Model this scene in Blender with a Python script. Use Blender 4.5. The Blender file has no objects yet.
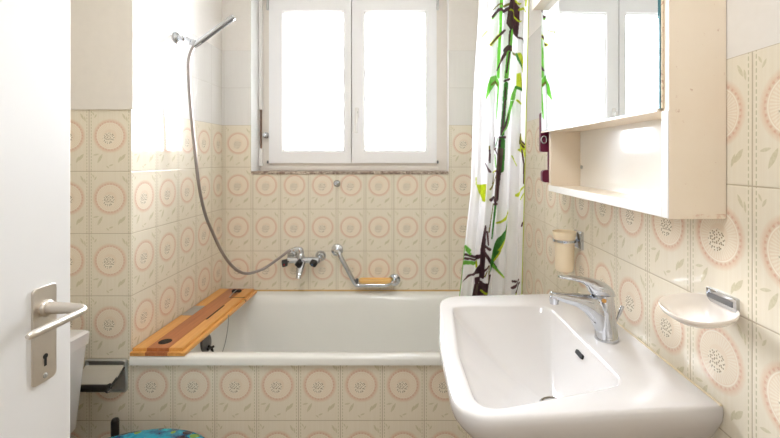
import bpy, bmesh, math
import numpy as np
from mathutils import Vector, Matrix

scene = bpy.context.scene
COL = scene.collection
PI = math.pi
H = 1.32                       # eye height
F, VX, VY = 412.0, 410.0, 158.5   # focal length in pixels and vanishing point of the photograph


def at(x, y, Y):
    """photo pixel at depth Y -> room coordinates"""
    return Vector(((x - VX) * Y / F, Y, H - (y - VY) * Y / F))


def srgb(r, g, b):
    f = lambda c: (c / 255 / 12.92) if c <= 10.3 else ((c / 255 + 0.055) / 1.055) ** 2.4
    return (f(r), f(g), f(b), 1.0)


# --------------------------------------------------------------------------
# room measures (metres)
XL, XR = -0.999, 0.565         # alcove left wall, right wall
XLL = -1.25                    # left wall of the toilet corner
YP, YB = 1.475, 2.19           # pier / tub front plane, window wall
ZC = 2.52                      # ceiling
ZT = H + 0.177                 # top of the patterned tiles
ZT2 = ZT + 0.397               # top of the plain tiles
TW, TH = 0.15, 0.223           # tile size
ZR = H - 0.7034                # bath rim
ZS = H - 0.446                 # washbasin rim

# --------------------------------------------------------------------------
# node helpers


class N:
    """scalar socket with arithmetic"""

    def __init__(s, nt, sock):
        s.nt, s.s = nt, sock

    def _m(s, op, *o):
        n = s.nt.nodes.new('ShaderNodeMath')
        n.operation = op
        for i, a in enumerate((s,) + o):
            if isinstance(a, N):
                s.nt.links.new(a.s, n.inputs[i])
            else:
                n.inputs[i].default_value = float(a)
        return N(s.nt, n.outputs[0])

    def __add__(s, o): return s._m('ADD', o)
    def __sub__(s, o): return s._m('SUBTRACT', o)
    def __mul__(s, o): return s._m('MULTIPLY', o)
    def __truediv__(s, o): return s._m('DIVIDE', o)
    def __neg__(s): return s._m('MULTIPLY', -1)
    def abs(s): return s._m('ABSOLUTE')
    def frac(s): return s._m('FRACT')
    def floor(s): return s._m('FLOOR')
    def sqrt(s): return s._m('SQRT')
    def sin(s): return s._m('SINE')
    def max(s, o): return s._m('MAXIMUM', o)
    def min(s, o): return s._m('MINIMUM', o)
    def atan2(s, o): return s._m('ARCTAN2', o)
    def gt(s, o): return s._m('GREATER_THAN', o)
    def lt(s, o): return s._m('LESS_THAN', o)

    def clamp(s):
        r = s._m('ADD', 0.0)
        r.s.node.use_clamp = True
        return r

    def below(s, w, soft):     # 1 where s < w, soft edge
        return ((-(s - w)) / soft + 0.5).clamp()


def new_mat(name):
    m = bpy.data.materials.new(name)
    m.use_nodes = True
    nt = m.node_tree
    return m, nt, nt.nodes['Principled BSDF']


def mix(nt, fac, a, b):
    n = nt.nodes.new('ShaderNodeMix')
    n.data_type = 'RGBA'
    for sock, v in ((n.inputs[0], fac), (n.inputs[6], a), (n.inputs[7], b)):
        if isinstance(v, N):
            nt.links.new(v.s, sock)
        elif hasattr(v, 'is_linked'):
            nt.links.new(v, sock)
        else:
            sock.default_value = v
    return n.outputs[2]


def coords(nt):
    t = nt.nodes.new('ShaderNodeTexCoord')
    s = nt.nodes.new('ShaderNodeSeparateXYZ')
    nt.links.new(t.outputs['Object'], s.inputs[0])
    return [N(nt, s.outputs[i]) for i in range(3)], t.outputs['Object']


def combine(nt, x, y, z=0.0):
    c = nt.nodes.new('ShaderNodeCombineXYZ')
    for i, v in enumerate((x, y, z)):
        if isinstance(v, N):
            nt.links.new(v.s, c.inputs[i])
        else:
            c.inputs[i].default_value = v
    return c.outputs[0]


def noise(nt, vec, scale, detail=2.0, rough=0.5):
    n = nt.nodes.new('ShaderNodeTexNoise')
    nt.links.new(vec, n.inputs['Vector'])
    n.inputs['Scale'].default_value = scale
    n.inputs['Detail'].default_value = detail
    n.inputs['Roughness'].default_value = rough
    return N(nt, n.outputs['Fac'] if 'Fac' in n.outputs else n.outputs[0])


def set_bump(nt, b, h, strength, dist):
    n = nt.nodes.new('ShaderNodeBump')
    n.inputs['Strength'].default_value = strength
    n.inputs['Distance'].default_value = dist
    nt.links.new(h.s, n.inputs['Height'])
    nt.links.new(n.outputs[0], b.inputs['Normal'])


def simple(name, rgb, rough=0.4, metal=0.0, spec=0.5, coat=0.0, var=0.03, scale=12.0):
    """plain material with faint procedural variation"""
    m, nt, b = new_mat(name)
    _, v = coords(nt)
    k = noise(nt, v, scale, 3)
    c = srgb(*rgb)
    d = tuple(x * (1 - 2 * var) for x in c[:3]) + (1,)
    nt.links.new(mix(nt, k, c, d), b.inputs['Base Color'])
    b.inputs['Roughness'].default_value = rough
    b.inputs['Metallic'].default_value = metal
    b.inputs['Specular IOR Level'].default_value = spec
    b.inputs['Coat Weight'].default_value = coat
    b.inputs['Coat Roughness'].default_value = 0.05
    return m


def tile_material(name, axis, phase, flip=1, plain=None):
    """patterned 15 x 22 cm tiles up to ZT, plain 15 x 20 tiles above (plain: 'all', 'alcove' or None), plaster over that."""
    m, nt, b = new_mat(name)
    (X, Y, Z), vec = coords(nt)
    a0 = (X if axis == 'x' else Y)
    a = (a0 - phase) * flip / TW
    row = (Z - ZT) / TH
    u = (a.frac() - 0.5) * TW            # -0.075 .. 0.075
    v = row.frac() * TH                  # 0 .. 0.223 from the tile's bottom
    # ---- base with fine vertical streaks
    streak = noise(nt, combine(nt, a * 14.0, Z * 3.0), 1.6, 3, 0.6)
    per = noise(nt, combine(nt, a.floor() * 7.31, row.floor() * 3.77), 1.0, 0)
    base = mix(nt, streak, srgb(242, 235, 221), srgb(229, 218, 196))
    base = mix(nt, per * 0.35, base, srgb(236, 229, 212))
    # ---- rosette
    cy = v - 0.127
    r = (u * u + cy * cy).sqrt()
    ang = cy.atan2(u)
    blot = noise(nt, combine(nt, u, cy), 160.0, 3, 0.7)
    disc = r.below(0.046, 0.003)
    ring = ((r - 0.0525).abs().below(0.0048, 0.012)) * (blot * 0.9 + 0.35)
    strokes = ((ang * 42.0).sin() * 0.5 + 0.5) * (r - 0.033).abs().below(0.010, 0.002)
    c = mix(nt, disc * 0.5, base, srgb(237, 214, 190))
    c = mix(nt, strokes * 0.7, c, srgb(246, 238, 222))
    c = mix(nt, (ring * 0.62).clamp(), c, srgb(220, 166, 132))
    c = mix(nt, (r - 0.0455).abs().below(0.0012, 0.0008) * 0.8, c, srgb(248, 240, 226))
    c = mix(nt, ((ang * 30.0 + 0.6).sin()).gt(0.2) * (r - 0.0505).abs().below(0.0022, 0.001) * 0.3, c, srgb(200, 122, 92))
    # ---- seed head, low and to the left of the middle
    su, sv = u + 0.005, cy + 0.008
    sr = (su * su + sv * sv).sqrt()
    vor = nt.nodes.new('ShaderNodeTexVoronoi')
    vor.voronoi_dimensions = '2D'
    vor.inputs['Randomness'].default_value = 0.75
    vor.inputs['Scale'].default_value = 175.0
    nt.links.new(combine(nt, u, cy), vor.inputs['Vector'])
    vd = N(nt, vor.outputs['Distance'])
    head = sr.below(0.021, 0.002)
    c = mix(nt, head * 0.6, c, srgb(247, 240, 224))
    c = mix(nt, head * vd.below(0.29, 0.14) * 0.75, c, srgb(122, 98, 56))
    # ---- dashed lines
    dash = ((v / 0.0115).frac() - 0.5).abs().below(0.32, 0.08)
    c = mix(nt, (u.abs() - 0.0672).abs().below(0.0011, 0.0008) * dash * 0.5, c, srgb(150, 146, 84))
    # ---- leaves: middle u, middle v, angle, half length, half width
    lv = None
    for lu, lw, deg, L, W in ((-0.036, 0.046, 62, 0.019, 0.0048), (-0.050, 0.060, 12, 0.011, 0.0030),
                              (0.046, 0.050, 52, 0.016, 0.0052), (0.034, 0.042, 70, 0.013, 0.0036),
                              (0.050, 0.196, 118, 0.013, 0.0034), (0.060, 0.187, 100, 0.010, 0.0026),
                              (-0.052, 0.198, 60, 0.008, 0.0026), (-0.060, 0.206, 120, 0.007, 0.0022),
                              (0.004, 0.022, 20, 0.009, 0.0028), (-0.008, 0.015, 140, 0.007, 0.0024)):
        ca, sa = math.cos(math.radians(deg)), math.sin(math.radians(deg))
        p = ((u - lu) * ca + (v - lw) * sa) / L
        q = ((u - lu) * -sa + (v - lw) * ca).abs()
        mk = q.below((-(p * p) + 1.0) * W, 0.0012) * (p.abs().lt(1.0))
        lv = mk if lv is None else lv.max(mk)
    c = mix(nt, lv * (blot * 0.6 + 0.05), c, srgb(166, 160, 92))
    # ---- joints
    e1 = (u.abs() - 0.075).abs().min((v).min((v - TH).abs()))
    grout = e1.below(0.0011, 0.0008)
    height = e1.min(0.003) * 333.0
    c = mix(nt, grout * 0.75, c, srgb(168, 150, 120))
    rough = grout * 0.5 + 0.085
    paint_n = noise(nt, vec, 60.0, 4)
    up = Z.gt(ZT)
    if plain:
        row2 = (Z - ZT) / 0.1985
        v2 = row2.frac() * 0.1985
        e2 = (u.abs() - 0.075).abs().min(v2.min((v2 - 0.1985).abs()))
        g2 = e2.below(0.0011, 0.0008)
        pl = mix(nt, streak, srgb(236, 234, 230), srgb(228, 225, 221))
        pl = mix(nt, g2 * 0.7, pl, srgb(196, 190, 182))
        c = mix(nt, up, c, pl)
        lim = Z.lt(ZT2)
        if plain == 'alcove':
            lim = lim * Y.gt(YP)
        pt = up * (-(lim) + 1.0)
        rough = rough * (-(up) + 1.0) + up * (g2 * 0.5 + 0.07)
        height = height * (-(up) + 1.0) + up * e2.min(0.003) * 333.0
    else:
        pt = up
    c = mix(nt, pt, c, mix(nt, paint_n, srgb(236, 232, 227), srgb(231, 226, 220)))
    rough = rough * (-(pt) + 1.0) + pt * 0.7
    height = height * (-(pt) + 1.0) + pt * paint_n * 0.35
    nt.links.new(c, b.inputs['Base Color'])
    b.inputs['Specular IOR Level'].default_value = 0.4
    nt.links.new(rough.s, b.inputs['Roughness'])
    set_bump(nt, b, height, 0.35, 0.002)
    return m


# --------------------------------------------------------------------------
# materials
M_TILE_BACK = tile_material('tiles_back', 'x', XL + 0.010, 1, 'all')
M_TILE_FRONT = tile_material('tiles_pier', 'x', XL, 1, None)
M_TILE_LEFT = tile_material('tiles_alcove', 'y', YP, 1, 'all')
M_TILE_RIGHT = tile_material('tiles_right', 'y', 0.680, -1, 'alcove')
M_PAINT = simple('wall_paint', (235, 230, 224), 0.75, spec=0.3, scale=40)
M_REVEAL = simple('reveal_plaster', (249, 249, 248), 0.5, spec=0.5, scale=50)
M_CEIL = simple('ceiling_paint', (240, 238, 233), 0.8, spec=0.2)
M_ENAMEL = simple('bath_enamel', (238, 238, 234), 0.12, coat=0.3, var=0.01)
M_CERAMIC = simple('ceramic', (220, 217, 216), 0.09, coat=0.4, var=0.01)
M_DISH = simple('dish_porcelain', (244, 236, 228), 0.12, coat=0.4, var=0.01)
M_CHROME = simple('chrome', (204, 207, 212), 0.06, 1.0, var=0.02)
M_HOSE = None
M_NICKEL = simple('brushed_nickel', (220, 213, 204), 0.38, 1.0, var=0.03, scale=60)
M_BLACK = simple('black_plastic', (26, 24, 24), 0.35)
M_DARK = simple('dark_hole', (20, 16, 14), 0.6)
M_DOORW = simple('door_lacquer', (226, 226, 226), 0.35, var=0.01)
M_FRAME = simple('window_frame_paint', (250, 250, 252), 0.4, var=0.01)
M_FRAMEB = simple('window_casing_paint', (245, 239, 231), 0.5, var=0.04)
M_WPLAST = simple('white_plastic', (238, 236, 234), 0.3, var=0.01)
M_RUST = simple('rusty_rod', (150, 118, 98), 0.6, 0.3, var=0.25, scale=80)
M_CUP = simple('cream_plastic', (240, 222, 192), 0.4, var=0.01)
M_MAROON = simple('maroon_plastic', (112, 30, 62), 0.35, var=0.05)
M_PAD = simple('orange_soap_pad', (246, 198, 122), 0.4, var=0.05)
M_RED = simple('red_mark', (200, 20, 40), 0.4)
M_BLUE = simple('blue_mark', (90, 130, 180), 0.4)
M_AMBER = simple('amber_mark', (200, 150, 80), 0.3)
M_CAULK = simple('sealant', (238, 224, 194), 0.5, var=0.06)
M_CAULK2 = simple('orange_sealant', (226, 190, 130), 0.5, var=0.15, scale=25)
M_FLOOR = simple('floor_tiles', (176, 160, 136), 0.3, var=0.06)
M_CABIN = simple('cabinet_inside_white', (246, 244, 240), 0.1, coat=0.3, var=0.01)
M_EDGE = simple('mirror_edge', (70, 130, 140), 0.15, var=0.02)
M_MIRROR = simple('mirror_silver', (240, 243, 243), 0.0, 1.0, var=0.0)
M_GREY = simple('grey_plastic', (104, 104, 106), 0.4)
M_CORD = simple('grey_cord', (150, 148, 144), 0.5)
M_STEEL = simple('brushed_steel', (200, 202, 202), 0.34, 0.8, var=0.08, scale=70)


def hose_mat():
    m, nt, b = new_mat('metal_hose')
    b.inputs['Base Color'].default_value = srgb(158, 150, 146)
    b.inputs['Metallic'].default_value = 0.85
    b.inputs['Roughness'].default_value = 0.32
    t = nt.nodes.new('ShaderNodeTexCoord')
    s = nt.nodes.new('ShaderNodeSeparateXYZ')
    nt.links.new(t.outputs['UV'], s.inputs[0])
    k = (N(nt, s.outputs[1]) * 1800.0).sin()
    set_bump(nt, b, k, 0.5, 0.001)
    return m


def wood_mat(name, c1, c2, c3):
    m, nt, b = new_mat(name)
    (X, Y, Z), vec = coords(nt)
    g = noise(nt, combine(nt, X * 60.0, Y * 3.0, Z * 60.0), 1.0, 4, 0.6)
    f = noise(nt, combine(nt, X * 400.0, Y * 12.0, Z * 300.0), 1.0, 2, 0.6)
    c = mix(nt, ((g - 0.32) * 2.6).clamp(), srgb(*c1), srgb(*c2))
    c = mix(nt, ((f - 0.45) * 1.4).clamp(), c, srgb(*c3))
    nt.links.new(c, b.inputs['Base Color'])
    b.inputs['Roughness'].default_value = 0.32
    b.inputs['Coat Weight'].default_value = 0.15
    set_bump(nt, b, f, 0.08, 0.001)
    return m


M_HOSE = hose_mat()
M_WOOD = wood_mat('pale_pine', (238, 180, 104), (218, 152, 76), (200, 132, 60))
M_WOODD = wood_mat('red_brown_wood', (196, 124, 74), (168, 96, 54), (142, 78, 44))


def granite_mat():
    m, nt, b = new_mat('granite')
    _, vec = coords(nt)
    n1 = noise(nt, vec, 70, 4, 0.7)
    n2 = noise(nt, vec, 16, 3, 0.7)
    c = mix(nt, ((n1 - 0.4) * 4).clamp(), srgb(126, 104, 92), srgb(214, 200, 184))
    c = mix(nt, ((n2 - 0.5) * 2.2).clamp(), c, srgb(150, 120, 100))
    nt.links.new(c, b.inputs['Base Color'])
    b.inputs['Roughness'].default_value = 0.3
    return m


def cabinet_mat():
    m, nt, b = new_mat('aged_cream_lacquer')
    (X, Y, Z), vec = coords(nt)
    n1 = noise(nt, vec, 9, 4, 0.65)
    n2 = noise(nt, vec, 85, 3, 0.7)
    n3 = noise(nt, vec, 34, 4, 0.75)
    c = mix(nt, n1, srgb(243, 231, 214), srgb(237, 221, 198))
    c = mix(nt, ((n2 - 0.67) * 9).clamp() * 0.7, c, srgb(172, 108, 62))
    edge = Z.lt(0.009)           # rust along the bottom edge
    c = mix(nt, edge * ((n3 - 0.54) * 6).clamp() * 0.65, c, srgb(196, 122, 70))
    nt.links.new(c, b.inputs['Base Color'])
    b.inputs['Roughness'].default_value = 0.3
    return m


def rust_strip_mat():
    m, nt, b = new_mat('rusted_hinge')
    _, vec = coords(nt)
    n1 = noise(nt, vec, 60, 4, 0.75)
    c = mix(nt, ((n1 - 0.5) * 7).clamp(), srgb(236, 220, 192), srgb(160, 92, 52))
    nt.links.new(c, b.inputs['Base Color'])
    b.inputs['Roughness'].default_value = 0.5
    return m


def glass_mat():
    m = bpy.data.materials.new('window_glass')
    m.use_nodes = True
    nt = m.node_tree
    nt.nodes.clear()
    o = nt.nodes.new('ShaderNodeOutputMaterial')
    mx = nt.nodes.new('ShaderNodeMixShader')
    tr = nt.nodes.new('ShaderNodeBsdfTransparent')
    gl = nt.nodes.new('ShaderNodeBsdfGlossy')
    gl.inputs['Roughness'].default_value = 0.02
    fr = nt.nodes.new('ShaderNodeFresnel')
    fr.inputs[0].default_value = 1.45
    nt.links.new(fr.outputs[0], mx.inputs[0])
    nt.links.new(tr.outputs[0], mx.inputs[1])
    nt.links.new(gl.outputs[0], mx.inputs[2])
    nt.links.new(mx.outputs[0], o.inputs[0])
    return m


def curtain_mat():
    m = bpy.data.materials.new('printed_curtain')
    m.use_nodes = True
    nt = m.node_tree
    b = nt.nodes['Principled BSDF']
    at_ = nt.nodes.new('ShaderNodeVertexColor')
    at_.layer_name = 'print'
    nt.links.new(at_.outputs[0], b.inputs['Base Color'])
    b.inputs['Roughness'].default_value = 0.5
    tl = nt.nodes.new('ShaderNodeBsdfTranslucent')
    nt.links.new(at_.outputs[0], tl.inputs[0])
    mx = nt.nodes.new('ShaderNodeMixShader')
    mx.inputs[0].default_value = 0.7
    nt.links.new(b.outputs[0], mx.inputs[1])
    nt.links.new(tl.outputs[0], mx.inputs[2])
    nt.links.new(mx.outputs[0], nt.nodes['Material Output'].inputs[0])
    return m


def lid_mat():
    """teal printed toilet lid: reef-like blots of colour"""
    m, nt, b = new_mat('printed_lid')
    _, vec = coords(nt)
    n1 = noise(nt, vec, 14, 4, 0.6)
    n2 = noise(nt, vec, 24, 3, 0.6)
    v = nt.nodes.new('ShaderNodeTexVoronoi')
    v.inputs['Scale'].default_value = 26
    nt.links.new(vec, v.inputs['Vector'])
    s = nt.nodes.new('ShaderNodeSeparateColor')
    nt.links.new(v.outputs['Color'], s.inputs[0])
    k, k2 = N(nt, s.outputs[0]), N(nt, s.outputs[1])
    c = mix(nt, ((n1 - 0.42) * 6).clamp(), srgb(10, 40, 90), srgb(20, 160, 190))
    c = mix(nt, ((n2 - 0.55) * 8).clamp(), c, srgb(40, 190, 205))
    near = N(nt, v.outputs['Distance']).lt(0.42)
    c = mix(nt, k.gt(0.80) * near, c, srgb(112, 160, 60))
    c = mix(nt, k.lt(0.10) * near, c, srgb(205, 70, 70))
    c = mix(nt, k2.lt(0.20) * near, c, srgb(14, 18, 50))
    nt.links.new(c, b.inputs['Base Color'])
    b.inputs['Roughness'].default_value = 0.25
    return m


M_GRANITE, M_CAB, M_RUSTH, M_GLASS, M_CURT, M_LID = granite_mat(), cabinet_mat(), rust_strip_mat(), glass_mat(), curtain_mat(), lid_mat()
M_FILL, _nt, _b = new_mat('fill_glow')  # glow of the two added fill lamps
_b.inputs['Emission Color'].default_value = (1.0, 0.93, 0.84, 1)
_b.inputs['Emission Strength'].default_value = 2.0

# --------------------------------------------------------------------------
# mesh helpers (all in room coordinates)


def box(bm, lo, hi, bevel=0.0, seg=2):
    vs = [bm.verts.new((x, y, z)) for x in (lo[0], hi[0]) for y in (lo[1], hi[1]) for z in (lo[2], hi[2])]
    fs = [(0, 1, 3, 2), (4, 6, 7, 5), (0, 4, 5, 1), (2, 3, 7, 6), (0, 2, 6, 4), (1, 5, 7, 3)]
    faces = [bm.faces.new([vs[i] for i in f]) for f in fs]
    if bevel:
        es = list({e for f in faces for e in f.edges})
        bmesh.ops.bevel(bm, geom=es, offset=bevel, segments=seg, affect='EDGES', profile=0.5)
    return bm


def loft(bm, rings, close=True, cap0=False, cap1=False, uv=None):
    rv = [[bm.verts.new(p) for p in r] for r in rings]
    n = len(rings[0])
    for a, b in zip(rv, rv[1:]):
        for i in range(n if close else n - 1):
            j = (i + 1) % n
            try:
                bm.faces.new((a[i], a[j], b[j], b[i]))
            except ValueError:
                pass
    if cap0:
        bm.faces.new(list(reversed(rv[0])))
    if cap1:
        bm.faces.new(rv[-1])
    return rv


def catmull(pts, k=8):
    pts = [Vector(p) for p in pts]
    out = []
    for i in range(len(pts) - 1):
        p0 = pts[max(i - 1, 0)]; p1 = pts[i]; p2 = pts[i + 1]; p3 = pts[min(i + 2, len(pts) - 1)]
        for j in range(k):
            t = j / k
            out.append(0.5 * ((2 * p1) + (p2 - p0) * t + (2 * p0 - 5 * p1 + 4 * p2 - p3) * t * t + (3 * p1 - p0 - 3 * p2 + p3) * t ** 3))
    out.append(pts[-1])
    return out


def tube(bm, pts, rad, n=14, caps=True):
    """round bar along points; rad a number or one per point"""
    pts = [Vector(p) for p in pts]
    rads = rad if isinstance(rad, (list, tuple)) else [rad] * len(pts)
    tang = []
    for i in range(len(pts)):
        a = pts[max(i - 1, 0)]; b = pts[min(i + 1, len(pts) - 1)]
        tang.append((b - a).normalized())
    up = Vector((0, 0, 1)) if abs(tang[0].z) < 0.9 else Vector((1, 0, 0))
    nrm = (up - tang[0] * up.dot(tang[0])).normalized()
    rings = []
    for p, t, r in zip(pts, tang, rads):
        nrm = (nrm - t * nrm.dot(t)).normalized()
        bn = t.cross(nrm)
        rings.append([p + (nrm * math.cos(2 * PI * k / n) + bn * math.sin(2 * PI * k / n)) * r for k in range(n)])
    loft(bm, rings, True, caps, caps)
    return bm


def lathe(bm, origin, axis, prof, n=32, cap0=True, cap1=True):
    """prof: list of (radius, distance along axis)"""
    o, ax = Vector(origin), Vector(axis).normalized()
    up = Vector((0, 0, 1)) if abs(ax.z) < 0.9 else Vector((1, 0, 0))
    e1 = (up - ax * up.dot(ax)).normalized()
    e2 = ax.cross(e1)
    rings = [[o + ax * h + (e1 * math.cos(2 * PI * k / n) + e2 * math.sin(2 * PI * k / n)) * max(r, 1e-5) for k in range(n)] for r, h in prof]
    loft(bm, rings, True, cap0, cap1)
    return bm


def prism(bm, poly, axis, lo, hi):
    """extrude a 2-D polygon along an axis (0 x, 1 y, 2 z)"""
    def mk(p, h):
        c = list(p); c.insert(axis, h); return Vector(c)
    a = [bm.verts.new(mk(p, lo)) for p in poly]
    b = [bm.verts.new(mk(p, hi)) for p in poly]
    n = len(poly)
    bm.faces.new(a); bm.faces.new(list(reversed(b)))
    for i in range(n):
        bm.faces.new((a[i], b[i], b[(i + 1) % n], a[(i + 1) % n]))
    return bm


def rrect(w, h, r, n=6):
    """rounded rectangle outline about 0,0"""
    out = []
    for cx, cy, a0 in ((w / 2 - r, h / 2 - r, 0), (-w / 2 + r, h / 2 - r, 90), (-w / 2 + r, -h / 2 + r, 180), (w / 2 - r, -h / 2 + r, 270)):
        for k in range(n + 1):
            a = math.radians(a0 + 90 * k / n)
            out.append((cx + r * math.cos(a), cy + r * math.sin(a)))
    return out


def B():
    return bmesh.new()


def obj(name, bm, mat, parent=None, smooth=None, origin=None):
    """link bm (room coordinates) as ONE mesh object; smooth: auto smooth angle in degrees"""
    bmesh.ops.recalc_face_normals(bm, faces=bm.faces)
    if parent is not None:
        o_ = Vector(parent['_w'])
    elif origin is not None:
        o_ = Vector(origin)
    else:
        xs = [v.co for v in bm.verts]
        lo = Vector((min(v.x for v in xs), min(v.y for v in xs), min(v.z for v in xs)))
        hi = Vector((max(v.x for v in xs), max(v.y for v in xs), max(v.z for v in xs)))
        o_ = Vector(((lo.x + hi.x) / 2, (lo.y + hi.y) / 2, lo.z))
    bmesh.ops.translate(bm, verts=bm.verts, vec=-o_)
    me = bpy.data.meshes.new(name)
    bm.to_mesh(me)
    bm.free()
    for mm in (mat if isinstance(mat, (list, tuple)) else [mat]):
        me.materials.append(mm)
    o = bpy.data.objects.new(name, me)
    COL.objects.link(o)
    if smooth is not None:
        me.shade_smooth()
        try:
            me.set_sharp_from_angle(angle=math.radians(smooth))
        except Exception:
            pass
    if parent is not None:
        o.parent = parent
    else:
        o.location = o_
    o['_w'] = list(o_)
    return o


def struct(name, bm, mat, smooth=None):
    o = obj(name, bm, mat, None, smooth, origin=(0, 0, 0))
    o['kind'] = 'structure'
    return o


def thing(name, label, cat, loc, group=None, kind=None):
    o = bpy.data.objects.new(name, None)
    COL.objects.link(o)
    o.empty_display_size = 0.05
    o.location = loc
    o['_w'] = list(loc)
    if kind:
        o['kind'] = kind
    else:
        o['label'] = label
        o['category'] = cat
        if group:
            o['group'] = group
    return o


def tag(o, label, cat, group=None):
    o['label'] = label
    o['category'] = cat
    if group:
        o['group'] = group
    return o


# --------------------------------------------------------------------------
# room shell
def pick_faces(bm, test):
    bmesh.ops.recalc_face_normals(bm, faces=bm.faces)
    for f in bm.faces:
        f.normal_update()
        if test(f.normal, f.calc_center_median()):
            f.material_index = 1


WX0, WX1, WZ0, WZ1 = -0.845, 0.207, H - 0.084, H + 0.96
bm = B()
YO = YB + 0.30
for lo, hi in (((-1.25, YB, 0), (WX0, YO, ZC)), ((WX1, YB, 0), (XR + 0.2, YO, ZC)),
               ((WX0, YB, 0), (WX1, YO, WZ0)), ((WX0, YB, WZ1), (WX1, YO, ZC))):
    box(bm, lo, hi)
pick_faces(bm, lambda n, c: n.y < -0.5)
struct('wall_back', bm, [M_REVEAL, M_TILE_BACK])

bm = box(B(), (-1.45, YP, 0), (XL, YB, ZC))
pick_faces(bm, lambda n, c: n.x > 0.5)
struct('wall_alcove_left', bm, [M_TILE_FRONT, M_TILE_LEFT])
bm = box(B(), (-1.25, YP - 0.007, ZT - 0.002), (XL + 0.010, YP + 0.004, ZC))
struct('wall_alcove_plaster', bm, M_PAINT)
struct('wall_left', box(B(), (-1.45, -0.12, 0), (XLL, YP, ZC)), simple('left_wall_tiles', (232, 222, 200), 0.2))
struct('wall_right', box(B(), (XR, -0.12, 0), (XR + 0.2, YB, ZC)), M_TILE_RIGHT)
DX0, DX1 = -0.70, 0.16
bm = B()
for lo, hi in (((-1.45, -0.26, 0), (DX0, -0.12, ZC)), ((DX1, -0.26, 0), (XR + 0.2, -0.12, ZC)), ((DX0, -0.26, 2.02), (DX1, -0.12, ZC))):
    box(bm, lo, hi)
struct('wall_front', bm, M_PAINT)
struct('floor', box(B(), (-1.6, -2.2, -0.1), (1.3, YB, 0)), M_FLOOR)
struct('ceiling', box(B(), (-1.6, -2.2, ZC), (1.3, YB + 0.3, ZC + 0.1)), M_CEIL)
bm = B()
box(bm, (-1.6, -2.3, 0), (-1.45, -0.26, ZC)); box(bm, (1.15, -2.3, 0), (1.3, -0.26, ZC)); box(bm, (-1.45, -2.3, 0), (1.15, -2.2, ZC))
box(bm, (XR + 0.2, -0.26, 0), (1.15, -0.12, ZC))
struct('wall_hall', bm, M_PAINT)
# tiled bath front
struct('wall_bath_front', box(B(), (XL, YP, 0), (XR, YP + 0.02, ZR - 0.0335)), M_TILE_FRONT)

# --------------------------------------------------------------------------
# window
win = thing('window_1', '', '', (-0.3, YB + 0.13, WZ0), kind='structure')
YW = YB + 0.13                      # inner face of the casing
obj('window_sill', box(B(), (WX0 + 0.001, YB - 0.006, WZ0), (WX1 - 0.001, YW + 0.03, H - 0.0675), 0.002), M_GRANITE, win)
s2 = YW / F
wx = lambda px: (px - VX) * s2
wz = lambda py: H - (py - VY) * s2
bm = B()
fz0, fz1 = H - 0.0675, WZ1
fx0, fx1 = WX0, WX1
box(bm, (fx0, YW, fz0), (wx(272), YW + 0.07, fz1)); box(bm, (wx(434.5), YW, fz0), (fx1, YW + 0.07, fz1))
box(bm, (wx(270.5), YW, fz0), (wx(435.5), YW + 0.07, wz(160.5))); box(bm, (wx(270.5), YW, H + 0.90), (wx(435.5), YW + 0.07, fz1))
box(bm, (wx(268), YW - 0.006, fz0 + 0.001), (wx(438), YW + 0.001, wz(166.5)), 0.002)
obj('window_frame', bm, M_FRAMEB, win, 30)


def sash(x0, x1, gx0, gx1, hinge_side, nm):
    z0, z1, gz0, gz1 = wz(163.2), H + 0.918, wz(150), wz(13.3)
    bm = B()
    yf, yb = YW - 0.018, YW + 0.045
    # four mitred rails, each with a slight inner slope
    def rail(o1, o2, i1, i2):
        prof = []
        ring = lambda p, q: [Vector((p[0], yf, p[1])), Vector((q[0], yf, q[1])), Vector((q[0], yb, q[1])), Vector((p[0], yb, p[1]))]
        loft(bm, [ring(o1, i1), ring(o2, i2)], True, True, True)
    O = [(x0, z0), (x1, z0), (x1, z1), (x0, z1)]
    I = [(gx0 - 0.008, gz0 - 0.008), (gx1 + 0.008, gz0 - 0.008), (gx1 + 0.008, gz1 + 0.008), (gx0 - 0.008, gz1 + 0.008)]
    for k in range(4):
        rail(O[k], O[(k + 1) % 4], I[k], I[(k + 1) % 4])
    sh = obj('sash', bm, M_FRAME, win)
    bm = B()
    I2 = [(gx0, gz0), (gx1, gz0), (gx1, gz1), (gx0, gz1)]
    for k in range(4):
        a, c = I[k], I[(k + 1) % 4]
        p, q = I2[k], I2[(k + 1) % 4]
        ring = lambda a_, p_: [Vector((a_[0], yf + 0.004, a_[1])), Vector((p_[0], yf + 0.016, p_[1])), Vector((p_[0], yb, p_[1])), Vector((a_[0], yb, a_[1]))]
        loft(bm, [ring(a, p), ring(c, q)], True, True, True)
    obj('glazing_bead', bm, M_WPLAST, sh)
    obj('pane', box(B(), (gx0 - 0.004, yf + 0.030, gz0 - 0.004), (gx1 + 0.004, yf + 0.036, gz1 + 0.004)), M_GLASS, sh)
    hx = x0 - 0.006 if hinge_side < 0 else x1 + 0.006
    for zc in (wz(-2), wz(162)):
        bm = B()
        hh = 0.075 if zc > H else 0.008
        hr = 0.0068 if zc > H else 0.005
        lathe(bm, (hx, yf - 0.002, zc - hh), (0, 0, 1), [(hr * 0.9, 0), (hr, 0.003), (hr, hh * 2 - 0.003), (hr * 0.9, hh * 2)], 14)
        obj('hinge', bm, M_STEEL if zc > H else M_GREY, sh, 40)
    return sh


sash(wx(270), wx(351.6), wx(284.6), wx(343.2), -1, 'l')
sR = sash(wx(352.4), wx(436.4), wx(365.6), wx(424.9), 1, 'r')
obj('meeting_strip', box(B(), (wx(350.2), YW + 0.0455, H - 0.02), (wx(353.8), YW + 0.060, H + 0.90)), M_GREY, win)
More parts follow.
